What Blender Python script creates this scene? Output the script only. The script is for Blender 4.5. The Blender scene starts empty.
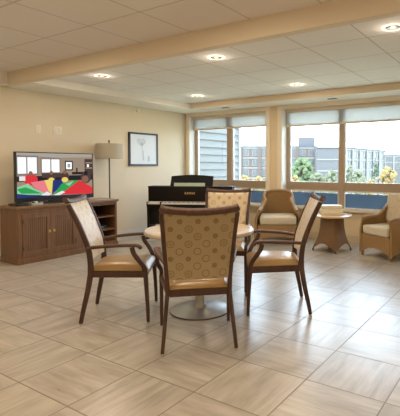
import bpy, bmesh, math, random
from mathutils import Vector, Matrix
random.seed(7)
C = bpy.context.scene.collection
PI = math.pi

# ------------------------------------------------------------------ materials
def new_mat(name):
    m = bpy.data.materials.new(name); m.use_nodes = True
    nt = m.node_tree; nt.nodes.clear()
    out = nt.nodes.new('ShaderNodeOutputMaterial')
    return m, nt, out

class G:
    """tiny node-expression helper"""
    def __init__(s, nt): s.nt = nt
    def n(s, t, **kw):
        nd = s.nt.nodes.new(t)
        for k, v in kw.items(): setattr(nd, k, v)
        return nd
    def put(s, sock, v):
        if hasattr(v, 'is_output'): s.nt.links.new(v, sock)
        elif v is not None: sock.default_value = v
    def m(s, op, a, b=None, c=None):
        nd = s.n('ShaderNodeMath', operation=op)
        s.put(nd.inputs[0], a)
        if b is not None: s.put(nd.inputs[1], b)
        if c is not None: s.put(nd.inputs[2], c)
        return nd.outputs[0]
    def mix(s, f, a, b):
        nd = s.n('ShaderNodeMix', data_type='RGBA')
        s.put(nd.inputs[0], f); s.put(nd.inputs[6], a); s.put(nd.inputs[7], b)
        return nd.outputs[2]
    def xyz(s, kind='Object'):
        tc = s.n('ShaderNodeTexCoord'); sp = s.n('ShaderNodeSeparateXYZ')
        s.nt.links.new(tc.outputs[kind], sp.inputs[0])
        return sp.outputs[0], sp.outputs[1], sp.outputs[2], tc.outputs[kind]
    def vec(s, x, y, z):
        nd = s.n('ShaderNodeCombineXYZ')
        for i, v in enumerate((x, y, z)): s.put(nd.inputs[i], v)
        return nd.outputs[0]
    def noise(s, vec, scale, detail=3, rough=.5):
        nd = s.n('ShaderNodeTexNoise'); s.put(nd.inputs['Vector'], vec)
        nd.inputs['Scale'].default_value = scale; nd.inputs['Detail'].default_value = detail
        nd.inputs['Roughness'].default_value = rough
        return nd.outputs['Fac']
    def rng(s, v, a, b, c, d):
        nd = s.n('ShaderNodeMapRange'); s.put(nd.inputs[0], v)
        for i, q in enumerate((a, b, c, d)): nd.inputs[i + 1].default_value = q
        return nd.outputs[0]
    def bsdf(s, out, col, rough=.5, metal=0, spec=.5, bump=None, bstr=.2, sheen=0, coat=0):
        p = s.n('ShaderNodeBsdfPrincipled')
        s.put(p.inputs['Base Color'], col); s.put(p.inputs['Roughness'], rough)
        p.inputs['Metallic'].default_value = metal
        p.inputs['Specular IOR Level'].default_value = spec
        p.inputs['Sheen Weight'].default_value = sheen
        p.inputs['Coat Weight'].default_value = coat
        if bump is not None:
            b = s.n('ShaderNodeBump'); b.inputs['Strength'].default_value = bstr
            b.inputs['Distance'].default_value = .01
            s.put(b.inputs['Height'], bump); s.nt.links.new(b.outputs[0], p.inputs['Normal'])
        s.nt.links.new(p.outputs[0], out.inputs[0])
        return p

def c4(c): return (c[0], c[1], c[2], 1)
def plain(name, col, rough=.5, metal=0, spec=.5, var=.08, scale=12, coat=0):
    m, nt, out = new_mat(name); g = G(nt)
    x, y, z, v = g.xyz()
    f = g.noise(v, scale)
    a = c4([q * (1 - var) for q in col]); b = c4([min(1, q * (1 + var)) for q in col])
    g.bsdf(out, g.mix(f, a, b), rough, metal, spec, coat=coat)
    return m

def wood(name, a, b, rough=.4, axis=2, scale=9, coat=0):
    m, nt, out = new_mat(name); g = G(nt)
    x, y, z, v = g.xyz()
    k = [1.0, 1.0, 1.0]; k[axis] = .08
    vv = g.vec(g.m('MULTIPLY', x, k[0]), g.m('MULTIPLY', y, k[1]), g.m('MULTIPLY', z, k[2]))
    f = g.noise(vv, scale * 5, 4, .6)
    g.bsdf(out, g.mix(g.rng(f, .3, .7, 0, 1), c4(a), c4(b)), rough, coat=coat)
    return m

def emis(name, col, st=1.0):
    m, nt, out = new_mat(name); g = G(nt)
    e = g.n('ShaderNodeEmission'); e.inputs[0].default_value = c4(col); e.inputs[1].default_value = st
    nt.links.new(e.outputs[0], out.inputs[0]); return m

def see_through(name, col, trans, transl=.5, rough=.8):
    """woven cloth that lets some light straight through"""
    m, nt, out = new_mat(name); g = G(nt)
    d = g.n('ShaderNodeBsdfDiffuse'); d.inputs[0].default_value = c4(col)
    t = g.n('ShaderNodeBsdfTranslucent'); t.inputs[0].default_value = c4(col)
    tr = g.n('ShaderNodeBsdfTransparent')
    x, y, z, v = g.xyz()
    w = g.n('ShaderNodeMixShader'); w.inputs[0].default_value = transl
    nt.links.new(d.outputs[0], w.inputs[1]); nt.links.new(t.outputs[0], w.inputs[2])
    w2 = g.n('ShaderNodeMixShader')
    f = g.noise(v, 180, 1)
    g.put(w2.inputs[0], g.rng(f, .3, .7, trans - .015, trans + .015))
    nt.links.new(w.outputs[0], w2.inputs[1]); nt.links.new(tr.outputs[0], w2.inputs[2])
    nt.links.new(w2.outputs[0], out.inputs[0]); return m

def glass(name):
    m, nt, out = new_mat(name); g = G(nt)
    tr = g.n('ShaderNodeBsdfTransparent'); tr.inputs[0].default_value = (.95, .975, .98, 1)
    gl = g.n('ShaderNodeBsdfGlossy'); gl.inputs['Roughness'].default_value = .02
    fr = g.n('ShaderNodeFresnel'); fr.inputs[0].default_value = 1.45
    w = g.n('ShaderNodeMixShader')
    nt.links.new(g.m('MULTIPLY', fr.outputs[0], .6), w.inputs[0])
    nt.links.new(tr.outputs[0], w.inputs[1]); nt.links.new(gl.outputs[0], w.inputs[2])
    nt.links.new(w.outputs[0], out.inputs[0]); return m

def floor_mat():
    m, nt, out = new_mat('floor_tile'); g = G(nt)
    x, y, z, v = g.xyz()
    S = .461
    u = g.m('DIVIDE', g.m('SUBTRACT', x, -2.4649), S); w = g.m('DIVIDE', g.m('SUBTRACT', y, 1.7762), S)
    iu, iw = g.m('FLOOR', u), g.m('FLOOR', w); fu, fw = g.m('FRACT', u), g.m('FRACT', w)
    du = g.m('MINIMUM', fu, g.m('SUBTRACT', 1, fu)); dw = g.m('MINIMUM', fw, g.m('SUBTRACT', 1, fw))
    edge = g.m('MINIMUM', du, dw)
    grout = g.rng(edge, .004, .012, 1, 0)
    par = g.m('MODULO', g.m('ABSOLUTE', g.m('ADD', iu, iw)), 2)
    # streak direction alternates from tile to tile
    inv = g.m('SUBTRACT', 1, par)
    a = g.m('ADD', g.m('MULTIPLY', x, par), g.m('MULTIPLY', y, inv))
    b = g.m('ADD', g.m('MULTIPLY', y, par), g.m('MULTIPLY', x, inv))
    wn = g.n('ShaderNodeTexWhiteNoise', noise_dimensions='3D')
    g.put(wn.inputs[0], g.vec(iu, iw, 0.5))
    r = wn.outputs[0]
    st = g.vec(g.m('MULTIPLY', a, 3.0), g.m('MULTIPLY', b, 26.0), g.m('MULTIPLY', r, 37))
    n1 = g.noise(st, 1.0, 5, .65)
    n2 = g.noise(g.vec(g.m('MULTIPLY', a, 2.0), g.m('MULTIPLY', b, 7.0), g.m('MULTIPLY', r, 11)), 1.3, 3)
    f = g.m('ADD', g.m('MULTIPLY', n1, .6), g.m('MULTIPLY', n2, .4))
    col = g.mix(g.rng(f, .36, .64, 0, 1), (.335, .30, .255, 1), (.53, .488, .435, 1))
    hs = g.n('ShaderNodeHueSaturation'); g.put(hs.inputs['Color'], col)
    g.put(hs.inputs['Value'], g.rng(r, 0, 1, .93, 1.05))
    col = g.mix(grout, hs.outputs[0], (.21, .175, .14, 1))
    rough = g.m('ADD', g.rng(n1, .2, .8, .27, .31), g.m('MULTIPLY', grout, .3))
    g.bsdf(out, col, rough, 0, .85, bump=g.m('SUBTRACT', 0, grout), bstr=.10)
    return m

def ceil_mat(name, sx, ox, sy, oy, base, line, wline):
    m, nt, out = new_mat(name); g = G(nt)
    x, y, z, v = g.xyz()
    fu = g.m('FRACT', g.m('DIVIDE', g.m('SUBTRACT', x, ox), sx)); fw = g.m('FRACT', g.m('DIVIDE', g.m('SUBTRACT', y, oy), sy))
    du = g.m('MINIMUM', fu, g.m('SUBTRACT', 1, fu)); dw = g.m('MINIMUM', fw, g.m('SUBTRACT', 1, fw))
    e = g.m('MINIMUM', du, dw)
    gr = g.rng(e, wline * .5, wline, 1, 0)
    sp = g.noise(v, 160, 2)
    col = g.mix(g.rng(sp, .35, .7, 0, 1), c4([q * .93 for q in base]), c4(base))
    col = g.mix(gr, col, c4(line))
    g.bsdf(out, col, .9, 0, .2, bump=g.m('SUBTRACT', g.m('MULTIPLY', sp, .3), gr), bstr=.25)
    return m

def circle_fabric(name, base, disk, ring, sheen=.2):
    m, nt, out = new_mat(name); g = G(nt)
    x, y, z, v = g.xyz()
    P = .058; Q = .105
    u = g.m('DIVIDE', g.m('ADD', x, 1.0), P); col = g.m('FLOOR', g.m('ADD', u, .5))
    odd = g.m('MULTIPLY', g.m('MODULO', col, 2), .5)
    w = g.m('ADD', g.m('DIVIDE', z, Q), odd); row = g.m('FLOOR', g.m('ADD', w, .5))
    dx = g.m('MULTIPLY', g.m('SUBTRACT', u, col), P); dz = g.m('MULTIPLY', g.m('SUBTRACT', w, row), Q)
    r = g.m('SQRT', g.m('ADD', g.m('MULTIPLY', dx, dx), g.m('MULTIPLY', dz, dz)))
    wn = g.n('ShaderNodeTexWhiteNoise', noise_dimensions='3D'); g.put(wn.inputs[0], g.vec(col, row, 3.3))
    n = wn.outputs[0]
    isd = g.m('LESS_THAN', n, .42)
    isr = g.m('SUBTRACT', 1, isd)
    dm = g.m('MULTIPLY', isd, g.m('LESS_THAN', r, .0185))
    rm = g.m('MULTIPLY', isr, g.m('MULTIPLY', g.m('GREATER_THAN', r, .0195), g.m('LESS_THAN', r, .0265)))
    inner = g.m('MULTIPLY', isr, g.m('MULTIPLY', g.m('LESS_THAN', r, .014), g.m('GREATER_THAN', n, .7)))
    weave = g.noise(v, 300, 2)
    cb = g.mix(g.rng(weave, .3, .7, 0, 1), c4([q * .9 for q in base]), c4([min(1, q * 1.08) for q in base]))
    cc = g.mix(dm, cb, c4(disk)); cc = g.mix(rm, cc, c4(ring)); cc = g.mix(g.m('MULTIPLY', inner, .5), cc, c4(disk))
    g.bsdf(out, cc, .40 if sheen > .5 else .75, 0, .9 if sheen > .5 else .3, bump=weave, bstr=.1, sheen=sheen)
    return m

def wicker_mat(name, a, b):
    m, nt, out = new_mat(name); g = G(nt)
    x, y, z, v = g.xyz()
    h = g.m('SINE', g.m('MULTIPLY', z, 420)); k = g.m('SINE', g.m('MULTIPLY', g.m('ADD', x, y), 300))
    wv = g.m('MULTIPLY', h, k)
    n = g.noise(v, 25, 3)
    f = g.m('ADD', g.rng(wv, -1, 1, 0, .5), g.m('MULTIPLY', n, .5))
    g.bsdf(out, g.mix(f, c4(a), c4(b)), .5, 0, .4, bump=wv, bstr=.3)
    return m

M = {}
M['floor'] = floor_mat()
M['ceil_near'] = ceil_mat('ceiling_tile_near', .65, -2.01, .65, 2.44, (.84, .79, .73), (.56, .50, .44), .012)
M['ceil_tray'] = ceil_mat('ceiling_tile_tray', .615, -1.275, .645, 3.87, (.88, .86, .83), (.55, .50, .43), .012)
M['wall'] = plain('wall_paint', (.78, .68, .52), .75, 0, .3, .02, 4)
M['wall_back'] = plain('wall_paint_backlit', (.82, .66, .43), .75, 0, .3, .02, 4)  # wall tan retoned for its backlit look, missing light lifted in the colour
M['beam'] = plain('beam_paint', (.77, .68, .53), .75, 0, .3, .02, 4)
M['soffit'] = plain('soffit_paint', (.86, .82, .75), .8, 0, .3, .02, 4)
M['fascia'] = plain('fascia_paint', (.80, .67, .48), .8, 0, .3, .02, 4)
M['trim'] = plain('casing_paint', (.90, .80, .62), .5, 0, .4, .02, 6)
M['reveal'] = plain('reveal_paint', (.90, .90, .86), .6, 0, .4, .02, 6)
M['base'] = plain('baseboard_paint', (.80, .78, .72), .45, 0, .5, .02, 6)
M['base_tan'] = plain('baseboard_tan_paint', (.74, .60, .42), .45, 0, .5, .02, 6)
M['sill'] = plain('sill_laminate', (.78, .68, .52), .35, 0, .5, .03, 8)
M['winframe'] = plain('window_frame_bronze', (.42, .31, .21), .45, 0, .5, .05, 8)
M['winwhite'] = plain('window_glazing_strip', (.85, .90, .93), .5)
M['glass'] = glass('window_glass')
M['screen'] = see_through('insect_screen', (.125, .165, .215), .06, .7)
M['shade'] = see_through('shade_cloth', (.56, .56, .54), .10, .55)
M['hem'] = plain('shade_hem', (.72, .60, .44), .5)
M['chairwood'] = wood('chair_mahogany', (.036, .014, .008), (.075, .030, .016), .45, 2, 8, 0)
M['armwood'] = wood('arm_mahogany', (.050, .019, .010), (.105, .042, .021), .48, 1, 8, 0)
M['vinyl'] = plain('seat_vinyl', (.36, .225, .09), .30, 0, .5, .05, 10)
M['backfab'] = circle_fabric('back_fabric_circles', (.35, .265, .145), (.225, .155, .066), (.235, .165, .075))
M['frontfab_lit'] = circle_fabric('circle_fabric_lit', (.60, .47, .29), (.38, .26, .13), (.40, .28, .15), .8)  # same fabric as the back, made paler: window light put into the colour
M['metal'] = plain('glide_metal', (.6, .55, .45), .35, .9, .5, .05, 20)
M['brushed'] = plain('brushed_steel', (.36, .35, .335), .36, .8, .5, .06, 20)
M['brass'] = plain('brass', (.70, .50, .18), .3, .9, .5, .05, 20)
M['tabletop'] = wood('maple_laminate', (.60, .44, .29), (.70, .55, .39), .22, 0, 5, .3)
M['tableedge'] = plain('table_edge', (.50, .42, .32), .4)
M['oak'] = wood('sideboard_oak', (.13, .062, .027), (.205, .105, .05), .4, 2, 7, .15)
M['oaktop'] = wood('sideboard_top_oak', (.16, .085, .04), (.24, .135, .068), .33, 1, 7, .2)
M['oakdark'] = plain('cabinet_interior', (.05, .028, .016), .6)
M['black'] = plain('black_plastic', (.012, .012, .013), .3, 0, .5)
M['matteblack'] = plain('matte_black', (.010, .010, .011), .7, 0, .2)
M['pianoblack'] = plain('piano_rosewood', (.009, .006, .005), .42, 0, .22, .2, 9)
M['keys'] = plain('piano_keys', (.85, .84, .80), .3)
M['gold'] = plain('gold_letters', (.72, .48, .16), .35, .3)
M['silver'] = plain('silver_plastic', (.42, .42, .42), .35, .4)
M['green'] = plain('book_cover_green', (.58, .72, .58), .6)
M['paper'] = plain('paper', (.82, .80, .74), .7)
M['lampshade'] = plain('linen_shade', (.46, .42, .34), .9, 0, .2, .08, 60)
M['lampmetal'] = plain('lamp_bronze', (.07, .055, .045), .4, .6)
M['frameblack'] = plain('frame_black', (.015, .016, .02), .4)
M['print'] = plain('print_paper', (.72, .78, .84), .35, 0, .5, .01, 4)
M['ink1'] = plain('print_ink_pale', (.55, .62, .68), .5)
M['ink2'] = plain('print_ink_mid', (.42, .48, .54), .5)
M['plate'] = plain('plate_ivory', (.88, .80, .66), .4)
M['wicker'] = wicker_mat('wicker', (.25, .14, .056), (.46, .285, .125))
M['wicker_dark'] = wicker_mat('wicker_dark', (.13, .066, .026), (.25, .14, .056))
M['cushion'] = plain('cushion_cream', (.62, .55, .42), .85, 0, .2, .10, 35)
M['cushion_fl'] = plain('cushion_floral', (.60, .50, .36), .85, 0, .2, .28, 28)
M['tabwood'] = wood('side_table_top', (.60, .42, .25), (.74, .56, .36), .25, 0, 5, .3)
M['cream'] = plain('cream_card', (.78, .70, .52), .55, 0, .4, .06, 14)
M['cream2'] = plain('cream_card_lid', (.86, .80, .66), .5, 0, .4, .06, 14)
M['dark'] = plain('dark_plastic', (.06, .06, .06), .5)
M['lens'] = plain('lamp_lens', (.10, .11, .10), .4)
M['ring'] = emis('lamp_glow_ring', (1, .80, .50), 3.0)
M['housing'] = plain('lamp_trim', (.85, .80, .70), .5)

# ------------------------------------------------------------------ mesh helpers
def box(bm, x0, x1, y0, y1, z0, z1, bev=0, mat=None):
    mtx = Matrix.Translation(((x0 + x1) / 2, (y0 + y1) / 2, (z0 + z1) / 2)) @ Matrix.Diagonal((abs(x1 - x0), abs(y1 - y0), abs(z1 - z0), 1))
    r = bmesh.ops.create_cube(bm, size=1, matrix=mtx)
    vs = r['verts']
    if bev:
        es = list({e for v in vs for e in v.link_edges})
        bmesh.ops.bevel(bm, geom=es, offset=bev, segments=2, affect='EDGES', profile=.6)
    return vs

def lathe(bm, prof, seg=32, cx=0, cy=0, sx=1, sy=1, cap=True):
    rings = []
    for r, z in prof:
        rings.append([bm.verts.new((cx + r * sx * math.cos(2 * PI * k / seg), cy + r * sy * math.sin(2 * PI * k / seg), z)) for k in range(seg)])
    for a, b in zip(rings, rings[1:]):
        for k in range(seg):
            bm.faces.new((a[k], a[(k + 1) % seg], b[(k + 1) % seg], b[k]))
    if cap:
        bm.faces.new(rings[0][::-1]); bm.faces.new(rings[-1])

def tube(bm, pts, rad, seg=10, cap=True):
    if not isinstance(rad, (list, tuple)): rad = [rad] * len(pts)
    sweep(bm, pts, [(r * 2, r * 2) for r in rad], (0.31, 0.17, .93), 2, seg)

def sweep(bm, pts, dims, side, power=4, seg=12):
    """sweep a rounded rectangle (w along side, d across) along pts"""
    pts = [Vector(p) for p in pts]; side = Vector(side).normalized()
    if not isinstance(dims[0], (list, tuple)): dims = [dims] * len(pts)
    rings = []
    for i, p in enumerate(pts):
        t = (pts[min(i + 1, len(pts) - 1)] - pts[max(i - 1, 0)]).normalized()
        s = (side - t * side.dot(t)).normalized(); n = t.cross(s)
        w, d = dims[i]; ring = []
        for k in range(seg):
            a = 2 * PI * (k + .5) / seg; ca, sa = math.cos(a), math.sin(a)
            ring.append(bm.verts.new(p + s * (w / 2 * math.copysign(abs(ca) ** (2 / power), ca)) + n * (d / 2 * math.copysign(abs(sa) ** (2 / power), sa))))
        rings.append(ring)
    for a, b in zip(rings, rings[1:]):
        for k in range(seg):
            bm.faces.new((a[k], a[(k + 1) % seg], b[(k + 1) % seg], b[k]))
    bm.faces.new(rings[0][::-1]); bm.faces.new(rings[-1])

def spline(pts, n=6):
    """Catmull-Rom through pts"""
    P = [Vector(p) for p in pts]; out = []
    for i in range(len(P) - 1):
        a = P[max(i - 1, 0)]; b = P[i]; c = P[i + 1]; d = P[min(i + 2, len(P) - 1)]
        for k in range(n):
            t = k / n
            out.append(.5 * ((2 * b) + (c - a) * t + (2 * a - 5 * b + 4 * c - d) * t * t + (3 * b - a - 3 * c + d) * t ** 3))
    out.append(P[-1]); return out

def grid_solid(bm, fn_a, fn_b, nu, nv):
    """closed sheet between two surfaces fn(u,v)"""
    A = [[bm.verts.new(fn_a(i / nu, j / nv)) for j in range(nv + 1)] for i in range(nu + 1)]
    B = [[bm.verts.new(fn_b(i / nu, j / nv)) for j in range(nv + 1)] for i in range(nu + 1)]
    for i in range(nu):
        for j in range(nv):
            bm.faces.new((A[i][j], A[i + 1][j], A[i + 1][j + 1], A[i][j + 1]))
            bm.faces.new((B[i][j], B[i][j + 1], B[i + 1][j + 1], B[i + 1][j]))
    for i in range(nu):
        bm.faces.new((A[i][0], B[i][0], B[i + 1][0], A[i + 1][0])); bm.faces.new((A[i][nv], A[i + 1][nv], B[i + 1][nv], B[i][nv]))
    for j in range(nv):
        bm.faces.new((A[0][j], A[0][j + 1], B[0][j + 1], B[0][j])); bm.faces.new((A[nu][j], B[nu][j], B[nu][j + 1], A[nu][j + 1]))

def obj(name, bm, mat, parent=None, smooth=True, ang=40, label=None, loc=None):
    bmesh.ops.recalc_face_normals(bm, faces=bm.faces[:])
    me = bpy.data.meshes.new(name); bm.to_mesh(me); bm.free()
    for m in (mat if isinstance(mat, list) else [mat]): me.materials.append(m)
    if smooth:
        me.polygons.foreach_set('use_smooth', [True] * len(me.polygons))
        try: me.set_sharp_from_angle(angle=math.radians(ang))
        except Exception: pass
    o = bpy.data.objects.new(name, me); C.objects.link(o)
    if parent is not None: o.parent = parent
    if label: o['label'] = label
    if loc: o.location = loc
    return o

def part(name, mat, parent, *boxes, bev=0, smooth=True, label=None):
    bm = bmesh.new()
    for b in boxes: box(bm, *b, bev=bev)
    return obj(name, bm, mat, parent, smooth, label=label)

def tag(o, label, cat, group=None, kind=None):
    o['label'] = label; o['category'] = cat
    if group: o['group'] = group
    if kind: o['kind'] = kind
    return o

def thing(name, label, cat, loc=(0, 0, 0), rz=0, group=None):
    o = bpy.data.objects.new(name, None); C.objects.link(o)
    o.location = loc; o.rotation_euler = (0, 0, rz); o.empty_display_size = .1
    return tag(o, label, cat, group)

def struct(name, mat, *boxes, parent=None, bev=0):
    o = part(name, mat, parent, *boxes, bev=bev, smooth=False)
    if parent is None: o['kind'] = 'structure'
    return o

def dup(root, loc, rz, label, group=None):
    r = root.copy(); C.objects.link(r); r.location = loc; r.rotation_euler = (0, 0, rz); r['label'] = label
    if group: r['group'] = group
    for ch in list(root.children):
        c = ch.copy(); C.objects.link(c); c.parent = r
        for q in list(ch.children):
            d = q.copy(); C.objects.link(d); d.parent = c
    return r

def facing(dx, dy): return math.atan2(-dx, dy)      # local +Y points along (dx,dy)

# ------------------------------------------------------------------ room shell
XL, YB, XR, YF = -6.0, 6.71, 3.2, -2.2
struct('floor', M['floor'], (XL - .15, XR + .15, YF - .15, YB + .3, -.1, 0))
struct('wall_left', M['wall'], (XL - .15, XL, YF, YB, 0, 2.75))
struct('wall_right', M['wall'], (XR, XR + .15, YF, YB, 0, 2.75))
struct('wall_front', M['wall'], (XL - .15, XR + .15, YF - .15, YF, 0, 2.75))
W1 = (-5.90, -4.07); W2 = (-3.74, -0.70); ZS, ZT = .50, 2.26
struct('wall_back', M['wall_back'],
       (XL - .15, W1[0], YB, YB + .3, 0, 2.75), (W1[1], W2[0], YB, YB + .3, 0, 2.75), (W2[1], XR + .15, YB, YB + .3, 0, 2.75),
       (W1[0], W1[1], YB, YB + .3, 0, ZS), (W1[0], W1[1], YB, YB + .3, ZT, 2.75),
       (W2[0], W2[1], YB, YB + .3, 0, ZS), (W2[0], W2[1], YB, YB + .3, ZT, 2.75))
YBM0, YBM1 = 3.056, 3.146
struct('ceiling', M['ceil_near'], (-5.83, XR, YF, YBM0, 2.476, 2.60))
struct('ceiling_tray', M['ceil_tray'], (-5.40, XR, YBM1, 6.18, 2.41, 2.50))
struct('trim_1', M['beam'], (XL, XR, YBM0, YBM1, 2.31, 2.62))                    # bulkhead beam
struct('trim_2', M['soffit'], (XL, -5.83, YF, YBM0, 2.31, 2.62))                 # soffit by the left wall, near part
struct('trim_3', M['soffit'], (XL, -5.40, YBM1, YB, 2.31, 2.62))                 # soffit by the left wall, tray part
struct('trim_4', M['soffit'], (-5.40, XR, 6.185, YB, 2.31, 2.62))                # soffit along the windows
struct('trim_5', M['fascia'], (-5.395, XR, 6.172, 6.184, 2.312, 2.409))          # painted fascia of that soffit
struct('baseboard_left', M['base'], (XL, XL + .014, YF, YB, 0, .115))
struct('baseboard_back', M['base_tan'], (XL + .014, XR, YB - .014, YB, 0, .115))
# casings and header round the windows
k = 6
for x0, x1, z0, z1 in ((-5.985, -5.90, .54, 2.31), (-4.07, -3.985, .54, 2.31), (-3.825, -3.74, .54, 2.31), (-.70, -.615, .54, 2.31)):
    struct('trim_%d' % k, M['trim'], (x0, x1, YB - .016, YB, z0, z1)); k += 1
for x0, x1 in (W1, W2):
    struct('trim_%d' % k, M['trim'], (x0, x1, YB - .016, YB, ZT - .02, 2.31)); k += 1
struct('trim_%d' % k, M['sill'], (XL + .014, XR, YB - .075, YB, .495, .535), bev=.006); k += 1   # window ledge

def window(name, X0, X1, mull):
    yf = 6.87; fw = .068
    fr = struct(name, M['winframe'], (X0, X0 + fw, yf, yf + .07, ZS, ZT), (X1 - fw, X1, yf, yf + .07, ZS, ZT),
                (X0 + fw, X1 - fw, yf, yf + .07, ZT - .07, ZT), (X0 + fw, X1 - fw, yf, yf + .07, ZS, ZS + .03))
    fr['kind'] = 'structure'
    part('sill_board', M['sill'], fr, (X0, X1, YB, yf, ZS, ZS + .03))
    part('reveal', M['reveal'], fr, (X0, X0 + .006, YB, yf, ZS + .03, ZT))
    part('reveal', M['reveal'], fr, (X1 - .006, X1, YB, yf, ZS + .03, ZT))
    part('reveal', M['reveal'], fr, (X0 + .006, X1 - .006, YB, yf, ZT - .006, ZT))
    edges = [X0 + fw]
    for a, b in mull:
        part('mullion', M['winframe'], fr, (a, b, yf - .015, yf + .07, ZS + .03, ZT - .07), smooth=False); edges += [a, b]
    edges.append(X1 - fw)
    for i in range(0, len(edges), 2):
        a, b = edges[i], edges[i + 1]
        part('transom', M['winframe'], fr, (a, b, yf - .01, yf + .07, .89, .965), (a, b, yf, yf + .07, .825, .89), smooth=False)
        part('pane', M['glass'], fr, (a, b, yf + .034, yf + .040, .965, ZT - .07), smooth=False)
        s = part('lower_sash', M['winwhite'], fr, (a, b, yf + .01, yf + .05, .80, .825), (a, b, yf + .01, yf + .05, .53, .545),
                 (a, a + .02, yf + .01, yf + .05, .545, .80), (b - .02, b, yf + .01, yf + .05, .545, .80), smooth=False, label='white edged lower sash')
        part('pane', M['glass'], s, (a + .02, b - .02, yf + .040, yf + .046, .545, .80), smooth=False)
        part('insect_screen', M['screen'], s, (a + .02, b - .02, yf + .020, yf + .022, .545, .775), smooth=False, label='blue grey insect screen')
        if i == 0 or True:
            part('glazing_strip', M['winwhite'], fr, (a, a + .022, yf + .012, yf + .033, .965, ZT - .07), smooth=False, label='white glazing strip')
    return fr
window('window_1', *W1, [(-5.06, -4.94)])
window('window_2', *W2, [(-2.73, -2.635), (-1.66, -1.57)])

def shade(X0, X1, zb, label):
    t = thing('roller_shade', label, 'window shade', ((X0 + X1) / 2, 6.825, zb), 0, 'roller shades in the window heads')
    w = (X1 - X0) / 2 - .012
    bm = bmesh.new(); box(bm, -w, w, -.001, .001, .018, 2.19 - zb); obj('shade_cloth', bm, M['shade'], t, False)
    part('hem_bar', M['hem'], t, (-w, w, -.009, .009, -.016, .018), bev=.004, label='tan hem bar')
    part('headrail', M['hem'], t, (-w, w, -.03, .03, 2.19 - zb, 2.25 - zb), bev=.006)
shade(*W1, 1.985, 'half translucent tan roller shade pulled partway down in the window nearest the corner')
shade(*W2, 1.955, 'pale translucent roller shade pulled partway down in the wide right hand window')

# ------------------------------------------------------------------ ceiling fittings
LP = [(-4.70, 3.66, 'recessed ceiling light nearest the left wall and the beam'),
      (-2.87, 3.70, 'recessed ceiling light beside the beam, middle of the near row'),
      (-1.00, 3.70, 'recessed ceiling light at the far right edge, close to the beam'),
      (-4.70, 5.55, 'recessed ceiling light near the far corner, above the first window'),
      (-2.85, 5.55, 'recessed ceiling light in front of the pillar between the windows'),]
def ceil_light(x, y, z, lab):
    t = thing('recessed_downlight', lab, 'ceiling light', (x, y, z), 0, 'recessed lights in the tray ceiling')
    bm = bmesh.new(); lathe(bm, [(.100, 0), (.100, -.002), (.0945, -.003), (.0945, -.0002)], 32, cap=False)
    obj('light_trim', bm, M['housing'], t)
    bm = bmesh.new(); lathe(bm, [(.094, -.0008), (.092, -.004), (.066, -.004)], 32, cap=False)
    obj('glow_ring', bm, M['ring'], t, label='glowing warm ring')
    bm = bmesh.new(); lathe(bm, [(.0655, -.001), (.0655, -.006), (.060, -.010), (.04, -.013), (.004, -.014)], 32)
    obj('lens', bm, M['lens'], t, label='grey lens')
    return t
def lamp(name, kind, loc, power, col, size=.1, rot=(0, 0, 0), spread=None, sy=None):
    L = bpy.data.lights.new(name, kind); L.energy = power; L.color = col
    if kind == 'AREA':
        L.size = size; L.shape = 'DISK' if sy is None else 'RECTANGLE'
        if sy: L.size_y = sy
        if spread: L.spread = spread
    elif kind == 'POINT': L.shadow_soft_size = size
    o = bpy.data.objects.new(name, L); C.objects.link(o); o.location = loc; o.rotation_euler = rot
    return o
WARM = (1, .84, .66)
for x, y, lab in LP:
    ceil_light(x, y, 2.4115, lab)
    lamp('recessed_glow', 'POINT', (x, y, 2.355), .9, WARM, .03)
    lamp('recessed_lamp', 'AREA', (x, y, 2.392), 7, WARM, .12)
for x in (-4.2, -1.9, .4, 2.2):
    for y in (-1.2, .8, 2.1):
        lamp('room_fill', 'AREA', (x, y, 2.46), 10, (1, .80, .57), .25)  # unseen fill lights added under the near ceiling to brighten the room

for x, y, lab in ((-4.72, 6.36, 'small dark ceiling vent above the left window'), (-2.66, 6.40, 'small dark ceiling vent above the right window mullion')):
    t = thing('ceiling_vent', lab, 'vent', (x, y, 2.31), 0, 'small vents in the window soffit')
    part('vent_plate', M['plate'], t, (-.09, .09, -.05, .05, -.006, 0), bev=.002)
    part('grille', M['dark'], t, *[(-.075, .075, q, q + .012, -.010, -.006) for q in (-.038, -.018, .002, .022)], label='dark slotted grille')
t = thing('wall_detector', 'tiny round detector high on the left wall near the ceiling', 'detector', (XL, 5.43, 2.24))
bm = bmesh.new(); lathe(bm, [(.035, 0), (.035, .018), (.02, .03), (.004, .032)], 20)
o = obj('detector_dome', bm, M['plate'], t); o.rotation_euler = (0, PI / 2, 0)

def wall_plate(y, z, n, lab):
    t = thing('wall_plate', lab, 'wall plate', (XL, y, z), 0, 'ivory plates on the left wall')
    w = .035 * n + .003
    part('cover', M['plate'], t, (0, .008, -w, w, -.06, .06), bev=.003)
    for q in range(n):
        yy = (q - (n - 1) / 2) * .05
        part('switch', M['paper'], t, (.008, .013, yy - .012, yy + .012, -.033, .033), bev=.002)
wall_plate(3.56, 1.775, 1, 'single ivory wall plate left of the double one above the television')
wall_plate(3.86, 1.775, 2, 'double ivory wall plate above the television')

# ------------------------------------------------------------------ left wall: picture, sideboard, television, lamp
def layered(polys, thick=.0006):
    """flat coloured polygons on the YZ plane, each a hair in front of the last; returns bmesh"""
    bm = bmesh.new()
    for i, (mi, pts) in enumerate(polys):
        vs = [bm.verts.new((i * thick, p[0], p[1])) for p in pts]
        f = bm.faces.new(vs); f.material_index = mi
        if f.normal.x < 0: pass
    return bm

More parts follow.
